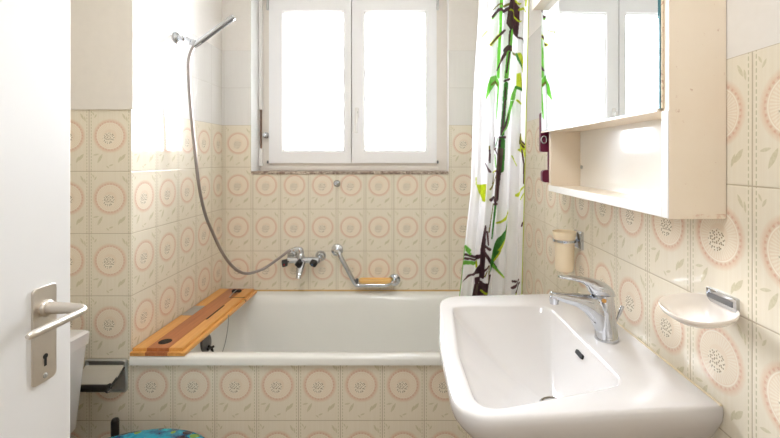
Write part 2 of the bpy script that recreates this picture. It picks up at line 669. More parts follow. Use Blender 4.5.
# handle on the right sash
hb = at(357, 113, YW - 0.018)
bm = B()
prism(bm, [(hb.x + p[0], hb.z + p[1]) for p in rrect(0.022, 0.060, 0.008)], 1, YW - 0.026, YW - 0.018)
lathe(bm, (hb.x, YW - 0.026, hb.z), (0, -1, 0), [(0.009, 0), (0.008, 0.022)], 16)
tube(bm, catmull([(hb.x, YW - 0.046, hb.z + 0.006), (hb.x, YW - 0.052, hb.z - 0.03), (hb.x - 0.002, YW - 0.053, hb.z - 0.075), (hb.x - 0.002, YW - 0.050, hb.z - 0.115)]), [0.009] * 5 + [0.0085] * 20, 12)
obj('handle', bm, M_WPLAST, sR, 40)
# ventilation rod beside the left hinge side
rx = wx(262)
bm = tube(B(), [(rx, YW - 0.014, wz(166)), (rx, YW - 0.014, fz1 - 0.02)], 0.005, 12)
obj('vent_rod', bm, M_RUST, win, 40)
bm = box(B(), (rx - 0.010, YW - 0.026, wz(110)), (rx + 0.009, YW - 0.001, fz1 - 0.02), 0.003)
box(bm, (rx - 0.010, YW - 0.026, wz(166)), (rx + 0.009, YW - 0.001, wz(148.5)), 0.003)
obj('rod_cover', bm, M_WPLAST, win)
kb = at(267, 135.5, YW)
bm = lathe(B(), (kb.x, YW, kb.z), (0, -1, 0), [(0.012, 0), (0.017, 0.004), (0.017, 0.014), (0.012, 0.018), (0.009, 0.024), (0.013, 0.028), (0.013, 0.034), (0.008, 0.038)], 20)
obj('catch', bm, M_CHROME, win, 40)

# --------------------------------------------------------------------------
# door leaf standing open on the left
door = thing('door_1', '', '', (-0.668, 0.0, 0.0), kind='structure')
DXF = -0.651
obj('door_leaf', box(B(), (DXF - 0.04, -0.01, 0.008), (DXF, 0.791, 2.0), 0.003), M_DOORW, door)
bm = B()
pc_y, pc_z = 0.7318, H - 0.311
ph, pw = 0.170, 0.0485
prof = rrect(pw, ph, 0.008)
loft(bm, [[Vector((DXF + d, pc_y + p[0] * k, pc_z + p[1] * (1 - (1 - k) * 0.28))) for p in prof] for d, k in ((0, 1), (0.0022, 1), (0.0034, 0.96))], True, True, True)
pl = obj('handle_plate', bm, M_NICKEL, door, 35)
bm = B()
hz = H - 0.2656
path = catmull([(DXF + 0.003, pc_y, hz), (DXF + 0.034, pc_y, hz), (DXF + 0.060, pc_y - 0.001, hz), (DXF + 0.073, pc_y - 0.005, hz), (DXF + 0.0795, pc_y - 0.016, hz - 0.0005),
                (DXF + 0.080, pc_y - 0.045, hz - 0.001), (DXF + 0.080, pc_y - 0.085, hz - 0.001), (DXF + 0.080, pc_y - 0.117, hz - 0.001)], 6)
n = len(path)
rad = [0.0112 - 0.0032 * min(i / 14, 1) if i < 16 else (max(0.0064, 0.0080 - 0.0004 * (i - 15)) if i < n - 2 else (0.0058 if i == n - 2 else 0.0036)) for i in range(n)]
tube(bm, path, rad, 16)
lathe(bm, (DXF + 0.0034, pc_y, hz), (1, 0, 0), [(0.0140, 0), (0.0140, 0.005), (0.0122, 0.007)], 20)
obj('lever', bm, M_NICKEL, pl, 50)
bm = lathe(B(), (DXF + 0.0033, pc_y, H - 0.351), (1, 0, 0), [(0.0048, 0), (0.0048, 0.0006)], 16)
box(bm, (DXF + 0.0033, pc_y - 0.0025, H - 0.368), (DXF + 0.0039, pc_y + 0.0025, H - 0.352))
obj('keyhole', bm, M_DARK, pl)
bm = lathe(B(), (DXF + 0.0033, pc_y, H - 0.385), (1, 0, 0), [(0.0046, 0), (0.0046, 0.001), (0.003, 0.0015)], 14)
obj('screw', bm, M_STEEL, pl, 40)

# --------------------------------------------------------------------------
# bathtub


def rect_ring(x0, x1, y0, y1, r, z, n=10):
    cx, cy = (x0 + x1) / 2, (y0 + y1) / 2
    return [Vector((cx + p[0], cy + p[1], z)) for p in rrect(x1 - x0, y1 - y0, r, n)]


tub = thing('bathtub', 'white built-in bathtub with tiled front below the window', 'bathtub', ((XL + XR) / 2, 1.83, 0.15))
g = 0.0015
rings = []
for ins, z, r in ((0.0, ZR - 0.030, 0.004), (0.0, ZR - 0.010, 0.004), (0.003, ZR - 0.003, 0.005), (0.009, ZR, 0.006)):
    rings.append(rect_ring(XL + g + ins * 0.2, XR - g - ins * 0.2, 1.460 + ins, YB - g - ins * 0.2, r, z))
for l, r_, f, b, z, rr in ((-0.935, 0.500, 1.500, 2.130, ZR, 0.07), (-0.930, 0.495, 1.505, 2.124, ZR - 0.004, 0.07), (-0.924, 0.488, 1.510, 2.116, ZR - 0.016, 0.075),
                           (-0.915, 0.478, 1.515, 2.108, ZR - 0.05, 0.08), (-0.895, 0.44, 1.525, 2.095, ZR - 0.18, 0.10), (-0.870, 0.38, 1.545, 2.080, ZR - 0.33, 0.12),
                           (-0.845, 0.34, 1.570, 2.060, ZR - 0.385, 0.13), (-0.79, 0.28, 1.620, 2.010, ZR - 0.412, 0.12), (-0.5, 0.0, 1.78, 1.86, ZR - 0.420, 0.03)):
    rings.append(rect_ring(l, r_, f, b, rr, z))
bm = B()
loft(bm, rings, True, False, True)
# outer skin underneath, so that the tub is a solid shell
rings2 = [rings[0], rect_ring(-0.97, 0.53, 1.50, 2.16, 0.05, ZR - 0.032), rect_ring(-0.93, 0.47, 1.512, 2.12, 0.09, ZR - 0.20), rect_ring(-0.87, 0.37, 1.56, 2.08, 0.12, ZR - 0.44)]
loft(bm, rings2, True, False, True)
obj('tub_shell', bm, M_ENAMEL, tub, 60)
bm = B()
box(bm, (XL + 0.002, YB - 0.007, ZR - 0.003), (XR - 0.002, YB - 0.0008, ZR + 0.007), 0.002)
obj('sealant', bm, M_CAULK2, tub)
# overflow rosette with lever on the sloping head end
oc = Vector((-0.905, 1.82, H - 0.815))
bm = lathe(B(), oc, (1, 0, 0.12), [(0.040, -0.006), (0.041, 0.004), (0.039, 0.009), (0.012, 0.013)], 28)
ov = obj('overflow_cover', bm, M_GREY, tub, 40)
bm = tube(B(), [oc + Vector((0.012, 0.0, -0.012)), oc + Vector((0.026, 0.004, -0.026)), oc + Vector((0.030, 0.012, -0.046))], [0.006, 0.006, 0.004], 10)
tube(bm, [oc + Vector((0.022, -0.022, -0.018)), oc + Vector((0.026, 0.022, -0.026))], 0.0055, 10)
obj('overflow_lever', bm, M_BLACK, ov, 40)

# bath board
brd = thing('bath_board', 'striped wooden board laid across the left end of the bathtub', 'bath board', (-0.897, 1.81, ZR))
BX0, BX1, BY0, BY1 = -0.9975, -0.800, 1.4625, 2.155
bz0, bz1 = ZR + 0.0012, ZR + 0.026
S1, S2 = -0.942, -0.862      # dark stripe between the two pale planks


def plank(x0, x1, left, right):
    """one glued plank with a stepped edge on the outer sides"""
    bm = B()
    def ring(y, z, dl, dr):
        return None
    zm = (bz0 + bz1) / 2 + 0.001
    e = 0.013
    lo = (x0 + (0.002 if left else 0), x1 - (0.000 if right else 0))
    up = (x0 + (e * 0.4 if left else 0), x1 - (e if right else 0))
    box(bm, (lo[0], BY0, bz0), (lo[1], BY1, zm), 0.0015)
    box(bm, (up[0], BY0 + e * 0.8, zm - 0.003), (up[1], BY1 - e * 0.6, bz1), 0.0018)
    return bm


obj('pale_plank', plank(BX0, S1, True, False), M_WOOD, brd)
bm = B()
zm = (bz0 + bz1) / 2 + 0.001
obj('dark_plank', plank(S1, S2, False, False), M_WOODD, brd)
obj('pale_plank', plank(S2, BX1, False, True), M_WOOD, brd)
bm = box(B(), (-0.9885, 1.78, bz1 - 0.002), (-0.9415, 1.89, bz1 + 0.0022), 0.0015)
for k in range(9):
    box(bm, (-0.984, 1.789 + k * 0.0112, bz1 + 0.0018), (-0.946, 1.793 + k * 0.0112, bz1 + 0.0030))
obj('soap_tray', bm, M_STEEL, brd)
bm = lathe(B(), (-0.906, 1.525, bz1 - 0.001), (0, 0, 1), [(0.023, 0), (0.023, 0.0014)], 28)
obj('finger_hole', bm, M_DARK, brd)
bm = prism(B(), [(-0.8575 + p[0], 1.818 + p[1]) for p in rrect(0.008, 0.168, 0.0035)], 2, bz1 - 0.001, bz1 + 0.0005)
obj('slot', bm, M_DARK, brd)
bm = box(B(), (-0.880, 2.005, bz1 - 0.001), (-0.806, 2.0095, bz1 + 0.0006))
box(bm, (-0.8105, 2.005, bz0 + 0.002), (-0.7993, 2.0095, bz1 - 0.011))
obj('holder_slot', bm, M_DARK, brd)
bm = tube(B(), catmull([(-0.878, 2.005, bz1 + 0.003), (-0.876, 2.04, bz1 + 0.012), (-0.872, 2.07, bz1 + 0.016)], 5), 0.002, 8)
wr = obj('wire_clip', bm, M_STEEL, brd, 40)
bm = lathe(B(), (-0.890, 2.072, bz1 + 0.010), (1, 0, 0.05), [(0.004, -0.006), (0.0095, 0), (0.0095, 0.014), (0.006, 0.02), (0.009, 0.026), (0.007, 0.038), (0.003, 0.042)], 14)
obj('black_knob', bm, M_BLACK, wr, 40)
c0 = Vector((-0.797, 1.81, ZR + 0.010))
bm = tube(B(), catmull([c0 + Vector((-0.006, 0, 0.001)), c0, c0 + Vector((0.0, -0.012, -0.06)), c0 + Vector((-0.006, -0.03, -0.12)), c0 + Vector((-0.02, -0.055, -0.18)), c0 + Vector((-0.03, -0.07, -0.24))], 6), 0.0016, 8)
obj('hanging_cord', bm, M_CORD, brd, 60)

# --------------------------------------------------------------------------
# bath mixer tap on the window wall
tp = at(301.5, 258, 2.14)
tap = thing('bath_tap', 'chrome wall-mounted bath mixer with three black knobs', 'tap', (tp.x, YB, tp.z - 0.12))
for px, py in ((292.8, 254.6), (320.8, 255.8)):
    p = at(px, py, YB)
    bm = lathe(B(), (p.x, YB + 0.001, p.z), (0, -1, 0), [(0.028, 0), (0.029, 0.004), (0.026, 0.012), (0.018, 0.022), (0.014, 0.026), (0.014, 0.045)], 28)
    obj('flange', bm, M_CHROME, tap, 40)
yb_ = 2.125
pL, pR = at(288, 260, yb_), at(312, 260, yb_)
zb = (pL.z + pR.z) / 2
fl, fr = at(292.8, 254.6, YB), at(320.8, 255.8, YB)
bm = B()
tube(bm, [(fl.x - 0.006, yb_, zb), (fr.x + 0.006, yb_, zb)], [0.0165, 0.0165], 20)
for f_ in (fl, fr):
    tube(bm, catmull([(f_.x, YB - 0.03, f_.z), (f_.x, YB - 0.048, f_.z - 0.006), (f_.x, yb_ - 0.004, zb)], 5), 0.013, 16)
lathe(bm, (tp.x, yb_, zb - 0.022), (0, 0, 1), [(0.016, 0), (0.020, 0.008), (0.020, 0.040), (0.016, 0.052), (0.012, 0.058)], 24)
obj('body', bm, M_CHROME, tap, 45)
# hose union on top
hu = at(300, 252, 2.125)
bm = tube(B(), catmull([(tp.x + 0.002, yb_, zb + 0.03), (tp.x + 0.002, yb_, zb + 0.048), (tp.x - 0.008, yb_, zb + 0.056), (tp.x - 0.03, yb_, zb + 0.054), (tp.x - 0.045, yb_, zb + 0.050)], 6),
          [0.013] * 12 + [0.0125] * 8 + [0.010] * 5, 16)
obj('hose_elbow', bm, M_CHROME, tap, 45)
sp = []
for k, (dy, dz, wy, wx_) in enumerate(((0.0, -0.006, 0.018, 0.022), (-0.014, -0.020, 0.017, 0.021), (-0.032, -0.038, 0.015, 0.018), (-0.052, -0.058, 0.012, 0.0145), (-0.060, -0.070, 0.011, 0.0125), (-0.062, -0.078, 0.011, 0.0125))):
    cx = tp.x + 0.005
    d = Vector((0, -0.8, -0.6)) if k < 4 else Vector((0, -0.2, -1))
    d.normalize()
    e1 = Vector((1, 0, 0)); e2 = d.cross(e1)
    sp.append([Vector((cx, yb_ + dy, zb + dz)) + e1 * wx_ * math.cos(a) + e2 * wy * math.sin(a) for a in [2 * PI * i / 20 for i in range(20)]])
bm = B(); loft(bm, sp, True, True, True)
obj('spout', bm, M_CHROME, tap, 50)


def knob(center, axis, mark):
    bm = B()
    ax = Vector(axis).normalized()
    up = Vector((0, 0, 1)); e1 = (up - ax * up.dot(ax)).normalized(); e2 = ax.cross(e1)
    rs = []
    for h, r in ((0, 0.010), (0.003, 0.0165), (0.024, 0.0172), (0.028, 0.014)):
        rs.append([Vector(center) + ax * h + (e1 * math.cos(a) + e2 * math.sin(a)) * r * (1 + 0.13 * math.cos(4 * a)) for a in [2 * PI * i / 32 for i in range(32)]])
    loft(bm, rs, True, True, True)
    k = obj('knob', bm, M_BLACK, tap, 50)
    if mark:
        bm = lathe(B(), Vector(center) + Vector(mark[1]), mark[2], [(0.0045, 0), (0.0045, 0.0008)], 14)
        obj('temperature_mark', bm, mark[0], k)
    return k


kl, kr = at(287.5, 262.5, yb_ - 0.01), at(311.5, 262.5, yb_ - 0.01)
knob(kl, (-1, -0.55, -0.12), (M_RED, (-0.011, -0.0265, -0.004), (-0.3, -1, 0)))
knob(kr, (1, -0.55, -0.12), (M_BLUE, (0.011, -0.0265, -0.004), (0.3, -1, 0)))
knob((tp.x, yb_ - 0.022, zb - 0.006), (0, -1, -0.25), None)

# --------------------------------------------------------------------------
# shower: wall bracket, hand shower, hose
fl0 = Vector((XL - 0.001, 1.760, H + (VY - 38.0) * 1.76 / F))
brk = thing('shower_bracket', 'small chrome shower holder screwed to the white tiles above the tub', 'shower holder', fl0)
bm = lathe(B(), fl0, (1, 0, 0), [(0.027, 0), (0.027, 0.005), (0.021, 0.012), (0.013, 0.016), (0.013, 0.034), (0.011, 0.038)], 28)
obj('flange', bm, M_CHROME, brk, 40)
tip = Vector((-0.922, 1.76, H + (VY - 43.0) * 1.76 / F))
bm = tube(B(), catmull([fl0 + Vector((0.034, 0, 0)), fl0 + Vector((0.046, 0, -0.003)), tip + Vector((-0.006, 0, 0.002))], 5), [0.009] * 6 + [0.008] * 4 + [0.007], 14)
lathe(bm, tip + Vector((-0.006, 0, -0.013)), (0.35, 0, 1), [(0.0145, 0), (0.0155, 0.008), (0.0155, 0.020), (0.0145, 0.026)], 20)
obj('cradle', bm, M_CHROME, brk, 40)
dirh = Vector((0.164, 0.0, 0.120)).normalized()
hs0 = tip + Vector((0.008, 0, -0.006))
hd = thing('hand_shower', 'slim chrome stick hand shower pointing up in its holder', 'hand shower', hs0)
bm = lathe(B(), hs0, dirh, [(0.010, -0.012), (0.012, 0.0), (0.0128, 0.010), (0.0125, 0.06), (0.0125, 0.196), (0.0118, 0.200)], 24)
obj('handle', bm, M_CHROME, hd, 40)
side = dirh.cross(Vector((0, 1, 0))).normalized()
if side.z > 0:
    side = -side
bm = B()
c1, c2 = hs0 + dirh * 0.022 + side * 0.0085 + Vector((0, -0.0035, 0)), hs0 + dirh * 0.192 + side * 0.0085 + Vector((0, -0.0035, 0))
tube(bm, [c1, c1 + dirh * 0.006, c2 - dirh * 0.006, c2], [0.003, 0.006, 0.006, 0.004], 12)
obj('spray_strip', bm, M_GREY, hd, 60)
hp = [hs0 - dirh * 0.010 + Vector((0, 0, 0)), hs0 + Vector((-0.020, -0.002, -0.030))]
for px, py, Y in ((188.6, 62, 1.755), (189.0, 82, 1.757), (190.2, 102, 1.765), (194.7, 150, 1.79), (199.7, 190, 1.82), (205.5, 215, 1.85), (212, 231, 1.88), (222.5, 253, 1.93),
                  (233.7, 267.5, 1.98), (246, 273.5, 2.03), (262.5, 269.2, 2.08), (278, 259, 2.11)):
    hp.append(at(px, py, Y))
hp.append(Vector((tp.x - 0.062, yb_, zb + 0.046)))
hp.append(Vector((tp.x - 0.0468, yb_, zb + 0.0495)))
bm = tube(B(), catmull(hp, 10), 0.0068, 12)
hose = obj('shower_hose', bm, M_HOSE, None, 60)
tag(hose, 'flexible metal shower hose hanging in a loop from hand shower to bath tap', 'hose')

# --------------------------------------------------------------------------
# grab rail
g0, g1 = at(337.3, 249.8, YB), at(394.5, 279.6, YB)
rail = thing('grab_rail', 'bent chrome grab rail with orange soap rest above the bathtub', 'grab rail', ((g0.x + g1.x) / 2, YB, g1.z))
for p in (g0, g1):
    bm = lathe(B(), (p.x, YB - 0.0005, p.z), (0, -1, 0), [(0.031, 0), (0.032, 0.004), (0.030, 0.010), (0.020, 0.013), (0.015, 0.016)], 28)
    obj('flange', bm, M_CHROME, rail, 40)
yr = YB - 0.065
a0, a1, a2 = at(337.8, 251.5, yr), at(355.8, 285.0, yr), at(389, 285.0, yr)
pts = [(g0.x, YB - 0.012, g0.z), (g0.x, YB - 0.04, g0.z), (a0.x + 0.004, yr + 0.006, a0.z - 0.006), tuple(a0.lerp(a1, 0.18)), tuple(a0.lerp(a1, 0.5)), tuple(a0.lerp(a1, 0.86)),
       (a1.x + 0.006, yr, a1.z + 0.001), tuple(a1.lerp(a2, 0.25)), tuple(a1.lerp(a2, 0.6)), tuple(a1.lerp(a2, 0.9)), (a2.x + 0.016, yr + 0.012, a2.z + 0.010), (g1.x, YB - 0.04, g1.z), (g1.x, YB - 0.012, g1.z)]
obj('bar', tube(B(), catmull(pts, 7), 0.0112, 16), M_CHROME, rail, 60)
s0, s1 = at(358.6, 280.3, yr), at(391.5, 280.3, yr)
bm = B()
pr = rrect(s1.x - s0.x, 0.056, 0.018)
cxm = (s0.x + s1.x) / 2
loft(bm, [[Vector((cxm + p[0] * k, yr + 0.012 + p[1] * k, z)) for p in pr] for z, k in ((s0.z - 0.013, 0.92), (s0.z - 0.010, 0.97), (s0.z + 0.000, 1.0), (s0.z + 0.003, 0.98), (s0.z + 0.003, 0.9), (s0.z - 0.003, 0.82))], True, True, True)
pad = obj('soap_rest', bm, M_PAD, rail, 50)
bm = lathe(B(), (s0.x - 0.008, yr - 0.006, s0.z - 0.002), (0, 0, 1), [(0.006, -0.012), (0.008, -0.004), (0.008, 0.010), (0.004, 0.014)], 14)
obj('clamp', bm, M_GREY, pad, 40)

# robe hook
p = at(337, 183.6, YB)
hk = obj('robe_hook', lathe(B(), (p.x, YB + 0.001, p.z), (0, -1, 0), [(0.0175, 0), (0.018, 0.004), (0.014, 0.009), (0.008, 0.013), (0.007, 0.024), (0.010, 0.029), (0.011, 0.034), (0.006, 0.039)], 28), M_CHROME, None, 40)
tag(hk, 'small round chrome hook on the patterned tiles below the window sill', 'hook')

# --------------------------------------------------------------------------
# shower curtain
YCU = 1.66
ZCB, ZCT = ZR + 0.02, 2.08
CK = YCU / 1.432
NXc, NZc = 210, 560
ss = np.linspace(0, 1, NXc)
zz = np.linspace(ZCB, ZCT, NZc)
S, Zg = np.meshgrid(ss, zz)                       # rows = z
t = (Zg - ZCB) / (ZCT - ZCB)
xl = CK * np.interp((Zg - H) / CK, [-0.8, -0.62, -0.488, -0.30, -0.1, 0.24, 0.554, 0.68], [0.166, 0.164, 0.170, 0.190, 0.212, 0.222, 0.241, 0.252])
xr = CK * np.interp((Zg - H) / CK, [-0.8, -0.5, -0.1, 0.554, 0.68], [0.385, 0.392, 0.402, 0.418, 0.425])
Xg = xl + (xr - xl) * S
amp = 0.011 + 0.007 * np.sin(S * 3.0)
Yg = YCU + amp * np.sin(2 * PI * (S * 4.3 + 0.1 * np.sin(3 * t))) + 0.004 * np.sin(2 * PI * S * 10 + 2 * t) - 0.010 * (1 - S)
PX = VX + Xg * F / YCU
PY = VY - (Zg - H) * F / YCU
col = np.empty(Xg.shape + (3,))
col[:] = srgb(251, 251, 252)[:3]


def inpoly(pts):
    ins = np.zeros(PX.shape, bool)
    n_ = len(pts)
    for i in range(n_):
        x1, y1 = pts[i]; x2, y2 = pts[(i + 1) % n_]
        if y1 == y2:
            continue
        c = ((y1 > PY) != (y2 > PY)) & (PX < (x2 - x1) * (PY - y1) / (y2 - y1) + x1)
        ins ^= c
    return ins


def onstroke(pts, w0, w1):
    ins = np.zeros(PX.shape, bool)
    n_ = len(pts) - 1
    for i in range(n_):
        (x1, y1), (x2, y2) = pts[i], pts[i + 1]
        dx, dy = x2 - x1, y2 - y1
        L2 = dx * dx + dy * dy + 1e-9
        tt = np.clip(((PX - x1) * dx + (PY - y1) * dy) / L2, 0, 1)
        d = np.hypot(PX - x1 - tt * dx, PY - y1 - tt * dy)
        w = w0 + (w1 - w0) * (i + tt) / n_
        ins |= d < w * 0.6
    return ins


G, DG, LG, BR, OL, GB = (150, 208, 110), (98, 162, 84), (214, 224, 84), (112, 84, 90), (150, 142, 80), (136, 120, 112)
K = 8.667
rng = np.random.default_rng(3)
mott = rng.random((NZc // 6 + 2, NXc // 6 + 2))
mott = np.kron(mott, np.ones((6, 6)))[:NZc, :NXc]


def paint(mask, c):
    a = np.array(srgb(*c)[:3])
    col[mask] = a * (0.88 + 0.24 * mott[mask])[:, None]


def P_(k, c, *pts):
    paint(inpoly([(455 + x / K, 50 * k + y / K) for x, y in pts]), c)


def S_(k, c, w, *pts):
    w0, w1 = w if isinstance(w, tuple) else (w, w)
    paint(onstroke([(455 + x / K, 50 * k + y / K) for x, y in pts], w0 / K, w1 / K), c)


# bamboo print, from the top of the cloth downwards
S_(0, G, 28, (420, -600), (398, 0), (392, 120), (392, 250), (378, 433)); S_(1, G, 34, (378, 0), (372, 230))
P_(0, BR, (490, -420), (540, -420), (530, 0), (562, 60), (560, 180), (548, 310), (470, 270), (445, 200), (460, 80), (475, 0))
S_(0, LG, 9, (465, 85), (565, 190)); S_(0, LG, 12, (530, 0), (565, 35))
S_(0, OL, (6, 18), (330, 78), (385, 48), (460, 40)); S_(0, G, 14, (325, 155), (350, 130)); S_(0, BR, (16, 28), (325, 140), (370, 100), (460, 78))
S_(0, LG, 22, (310, 385), (380, 315)); S_(0, BR, (10, 18), (310, 385), (380, 315), (430, 260)); S_(0, LG, 16, (560, 80), (605, 100)); S_(0, LG, (24, 14), (620, -60), (610, 50))
S_(0, BR, 14, (470, 280), (465, 400)); S_(0, G, 24, (490, 280), (475, 433)); S_(0, BR, (6, 12), (595, 385), (570, 345), (530, 300))
S_(0, LG, 5, (225, 325), (305, 260)); S_(0, BR, 44, (455, 425), (460, 433))
S_(1, BR, 44, (450, 0), (470, 0)); S_(1, BR, (22, 10), (440, 20), (355, 185)); S_(1, OL, 14, (480, 0), (530, 40))
S_(1, LG, 26, (548, 40), (575, 110)); S_(1, LG, (22, 8), (570, 100), (576, 200)); S_(1, DG, (14, 6), (535, 30), (572, 170))
S_(1, G, 24, (458, 30), (440, 240)); S_(1, BR, 10, (464, 30), (440, 200)); S_(1, BR, 16, (430, 270), (460, 262))
S_(1, DG, 24, (438, 295), (428, 433)); S_(1, BR, 8, (433, 330), (426, 433))
P_(1, G, (310, 230), (345, 230), (388, 290), (374, 433), (356, 433), (360, 330), (340, 300), (270, 433), (262, 433), (285, 300)); S_(1, OL, 14, (320, 300), (335, 285), (360, 310))
P_(1, LG, (535, 205), (560, 205), (575, 365), (530, 335)); P_(1, G, (525, 310), (545, 320), (530, 360), (522, 433), (478, 433)); S_(1, DG, 18, (530, 320), (568, 352))
S_(2, G, (16, 5), (364, 0), (352, 170)); S_(2, DG, 20, (428, 0), (410, 300)); S_(2, BR, 9, (430, 0), (406, 300))
P_(2, G, (478, 0), (518, 0), (475, 150), (440, 250), (405, 305), (420, 240), (450, 100)); P_(2, BR, (465, 85), (418, 230), (403, 300), (440, 220))
S_(2, LG, 10, (535, 0), (560, 40)); S_(2, BR, 22, (400, 325), (422, 325)); S_(2, DG, 36, (405, 350), (402, 433)); S_(2, BR, 16, (394, 350), (390, 433))
S_(2, BR, 8, (335, 330), (330, 433)); S_(2, DG, 7, (375, 330), (345, 400)); S_(2, OL, 8, (300, 400), (298, 433)); S_(2, BR, 10, (345, 420), (340, 433))
P_(2, LG, (552, 300), (568, 300), (580, 340), (612, 390), (612, 433), (552, 433)); S_(2, BR, 12, (572, 352), (610, 385)); S_(2, BR, 14, (562, 372), (602, 410)); S_(2, OL, 12, (560, 300), (552, 380))
S_(3, DG, 46, (398, 0), (390, 170)); S_(3, GB, 38, (392, 0), (358, 433)); S_(3, BR, 8, (380, 200), (372, 433)); S_(3, BR, 14, (345, 182), (375, 190))
S_(3, BR, 9, (300, 0), (300, 110)); S_(3, BR, (6, 14), (265, 115), (300, 188)); S_(3, BR, 9, (342, 0), (370, 45)); S_(3, G, 9, (338, 40), (352, 150)); S_(3, LG, 9, (320, 192), (345, 178)); S_(3, OL, 8, (355, 220), (300, 340)); S_(3, OL, 8, (330, 200), (315, 290))
P_(3, LG, (182, 300), (276, 294), (264, 433), (238, 433), (200, 370)); S_(3, LG, 7, (180, 238), (182, 300)); S_(4, LG, 20, (245, 0), (255, 5))
S_(3, LG, 14, (545, 0), (580, 20)); S_(3, LG, 12, (600, 0), (612, 60)); S_(3, BR, 12, (583, 0), (602, 120), (602, 290)); S_(3, LG, (8, 22), (606, 315), (530, 392)); S_(3, LG, 6, (498, 50), (530, 135)); S_(3, LG, 8, (600, 380), (570, 433))
S_(3, BR, 22, (305, 428), (325, 410))
S_(4, BR, 26, (345, 0), (350, 15)); S_(4, BR, 24, (345, 36), (362, 38)); S_(4, DG, (26, 14), (352, 60), (316, 330)); S_(4, OL, 9, (325, 30), (285, 270)); S_(4, BR, (8, 30), (265, 225), (240, 433)); S_(4, BR, 10, (272, 270), (280, 380)); S_(4, BR, 20, (262, 400), (300, 425))
P_(4, LG, (357, 205), (420, 150), (465, 92), (470, 120), (440, 165), (368, 212)); P_(4, DG, (460, 165), (457, 240), (405, 400), (390, 433), (335, 433), (370, 330), (430, 250)); P_(4, LG, (457, 200), (455, 260), (405, 400), (390, 433), (368, 433), (425, 330))
S_(4, BR, 12, (582, 230), (592, 200)); S_(4, G, 22, (90, 405), (125, 433))
S_(5, BR, 30, (242, 0), (228, 230)); S_(5, BR, 18, (85, 42), (240, 52)); P_(5, G, (70, 95), (195, 82), (180, 112), (72, 130)); S_(5, BR, 16, (85, 75), (240, 66)); S_(5, LG, 18, (180, 95), (185, 140))
P_(5, BR, (245, 95), (228, 205), (140, 205), (60, 285), (108, 212), (180, 165)); S_(5, BR, (20, 30), (245, 10), (300, 90), (345, 150)); S_(5, G, (26, 8), (325, 130), (425, 235)); S_(5, LG, 6, (350, 170), (425, 238))
P_(5, DG, (330, 0), (390, 0), (345, 110), (300, 195), (306, 90)); S_(5, LG, 8, (388, 0), (345, 100)); S_(5, G, 18, (100, 0), (130, 30))
S_(5, BR, 12, (285, 130), (235, 185)); S_(5, OL, 10, (290, 130), (288, 270)); S_(5, OL, 7, (270, 170), (250, 220)); P_(5, BR, (165, 238), (222, 238), (215, 285), (172, 300)); P_(5, BR, (165, 290), (212, 290), (212, 700), (100, 700), (130, 415)); S_(5, GB, 20, (195, 310), (178, 420))
P_(5, BR, (212, 268), (287, 280), (272, 420), (262, 700), (212, 700)); S_(5, LG, 16, (228, 350), (270, 368)); S_(5, BR, 16, (295, 215), (303, 220)); S_(5, BR, 10, (298, 230), (285, 290))
S_(5, BR, 16, (498, 268), (518, 260)); S_(5, BR, 16, (492, 328), (550, 262)); S_(5, BR, 12, (520, 356), (560, 285)); S_(5, LG, 7, (515, 375), (525, 360))
S_(5, G, 20, (340, 430), (420, 560)); S_(5, DG, 24, (150, 500), (60, 640))
# coloured hems
hem = (S > 0.982)
col[hem] = srgb(214, 222, 120)[:3]
hem = (S < 0.012) & (Zg < H - 0.36)
col[hem] = srgb(150, 200, 90)[:3]
verts = np.stack([Xg, Yg, Zg], -1).reshape(-1, 3)
cur0 = Vector((0.3, YCU, ZCB))
verts = verts - np.array(cur0)
idx = np.arange(NXc * NZc).reshape(NZc, NXc)
q = np.stack([idx[:-1, :-1], idx[:-1, 1:], idx[1:, 1:], idx[1:, :-1]], -1).reshape(-1, 4)
me = bpy.data.meshes.new('shower_curtain')
me.from_pydata(verts.tolist(), [], q.tolist())
ca = me.color_attributes.new('print', 'FLOAT_COLOR', 'POINT')
ca.data.foreach_set('color', np.concatenate([col.reshape(-1, 3), np.ones((NXc * NZc, 1))], 1).astype(np.float32).ravel())
me.materials.append(M_CURT)
me.shade_smooth()
cur = bpy.data.objects.new('shower_curtain', me)
COL.objects.link(cur)
cur.location = cur0
so = cur.modifiers.new('cloth', 'SOLIDIFY')
so.thickness = 0.0008
tag(cur, 'white shower curtain printed with green and brown bamboo, gathered right of the window', 'shower curtain')
rod = tag(obj('curtain_rod', tube(B(), [(XL + 0.012, YCU, ZCT + 0.006), (XR - 0.001, YCU, ZCT + 0.006)], 0.009, 16), M_WPLAST, None, 40), 'white rod carrying the bamboo shower curtain over the bathtub', 'curtain rod')

# --------------------------------------------------------------------------
# mirror cabinet on the right wall
CX0, CY0, CY1 = 0.4614, 0.734, 1.368
cz0, cz1 = H - 0.108, H + 0.503
cab = thing('mirror_cabinet', 'aged cream mirror cabinet with open shelf on the right wall', 'cabinet', (XR, 1.05, cz0))
XW = XR - 0.001
obj('side_panel', box(B(), (CX0, CY0, cz0), (XW, CY0 + 0.018, cz1), 0.001), M_CAB, cab)
obj('side_panel', box(B(), (CX0, CY1 - 0.018, cz0), (XW, CY1, cz1), 0.001), M_CAB, cab)
bm = box(B(), (CX0, CY0 + 0.018, cz0), (XW, CY1 - 0.018, cz0 + 0.018), 0.001)
obj('shelf_board', bm, M_CAB, cab)
obj('shelf_board', box(B(), (CX0 + 0.004, CY0 + 0.018, H + 0.088), (XW, CY1 - 0.018, H + 0.100)), M_CAB, cab)
obj('edge_strip', box(B(), (CX0 - 0.002, CY0 + 0.0185, cz0 + 0.001), (CX0 + 0.0005, CY1, cz0 + 0.0205), 0.0006), M_WPLAST, cab)
obj('edge_strip', box(B(), (CX0 - 0.002, CY0 + 0.0005, cz0 + 0.001), (CX0 + 0.0005, CY0 + 0.0184, H + 0.086), 0.0006), M_WPLAST, cab)
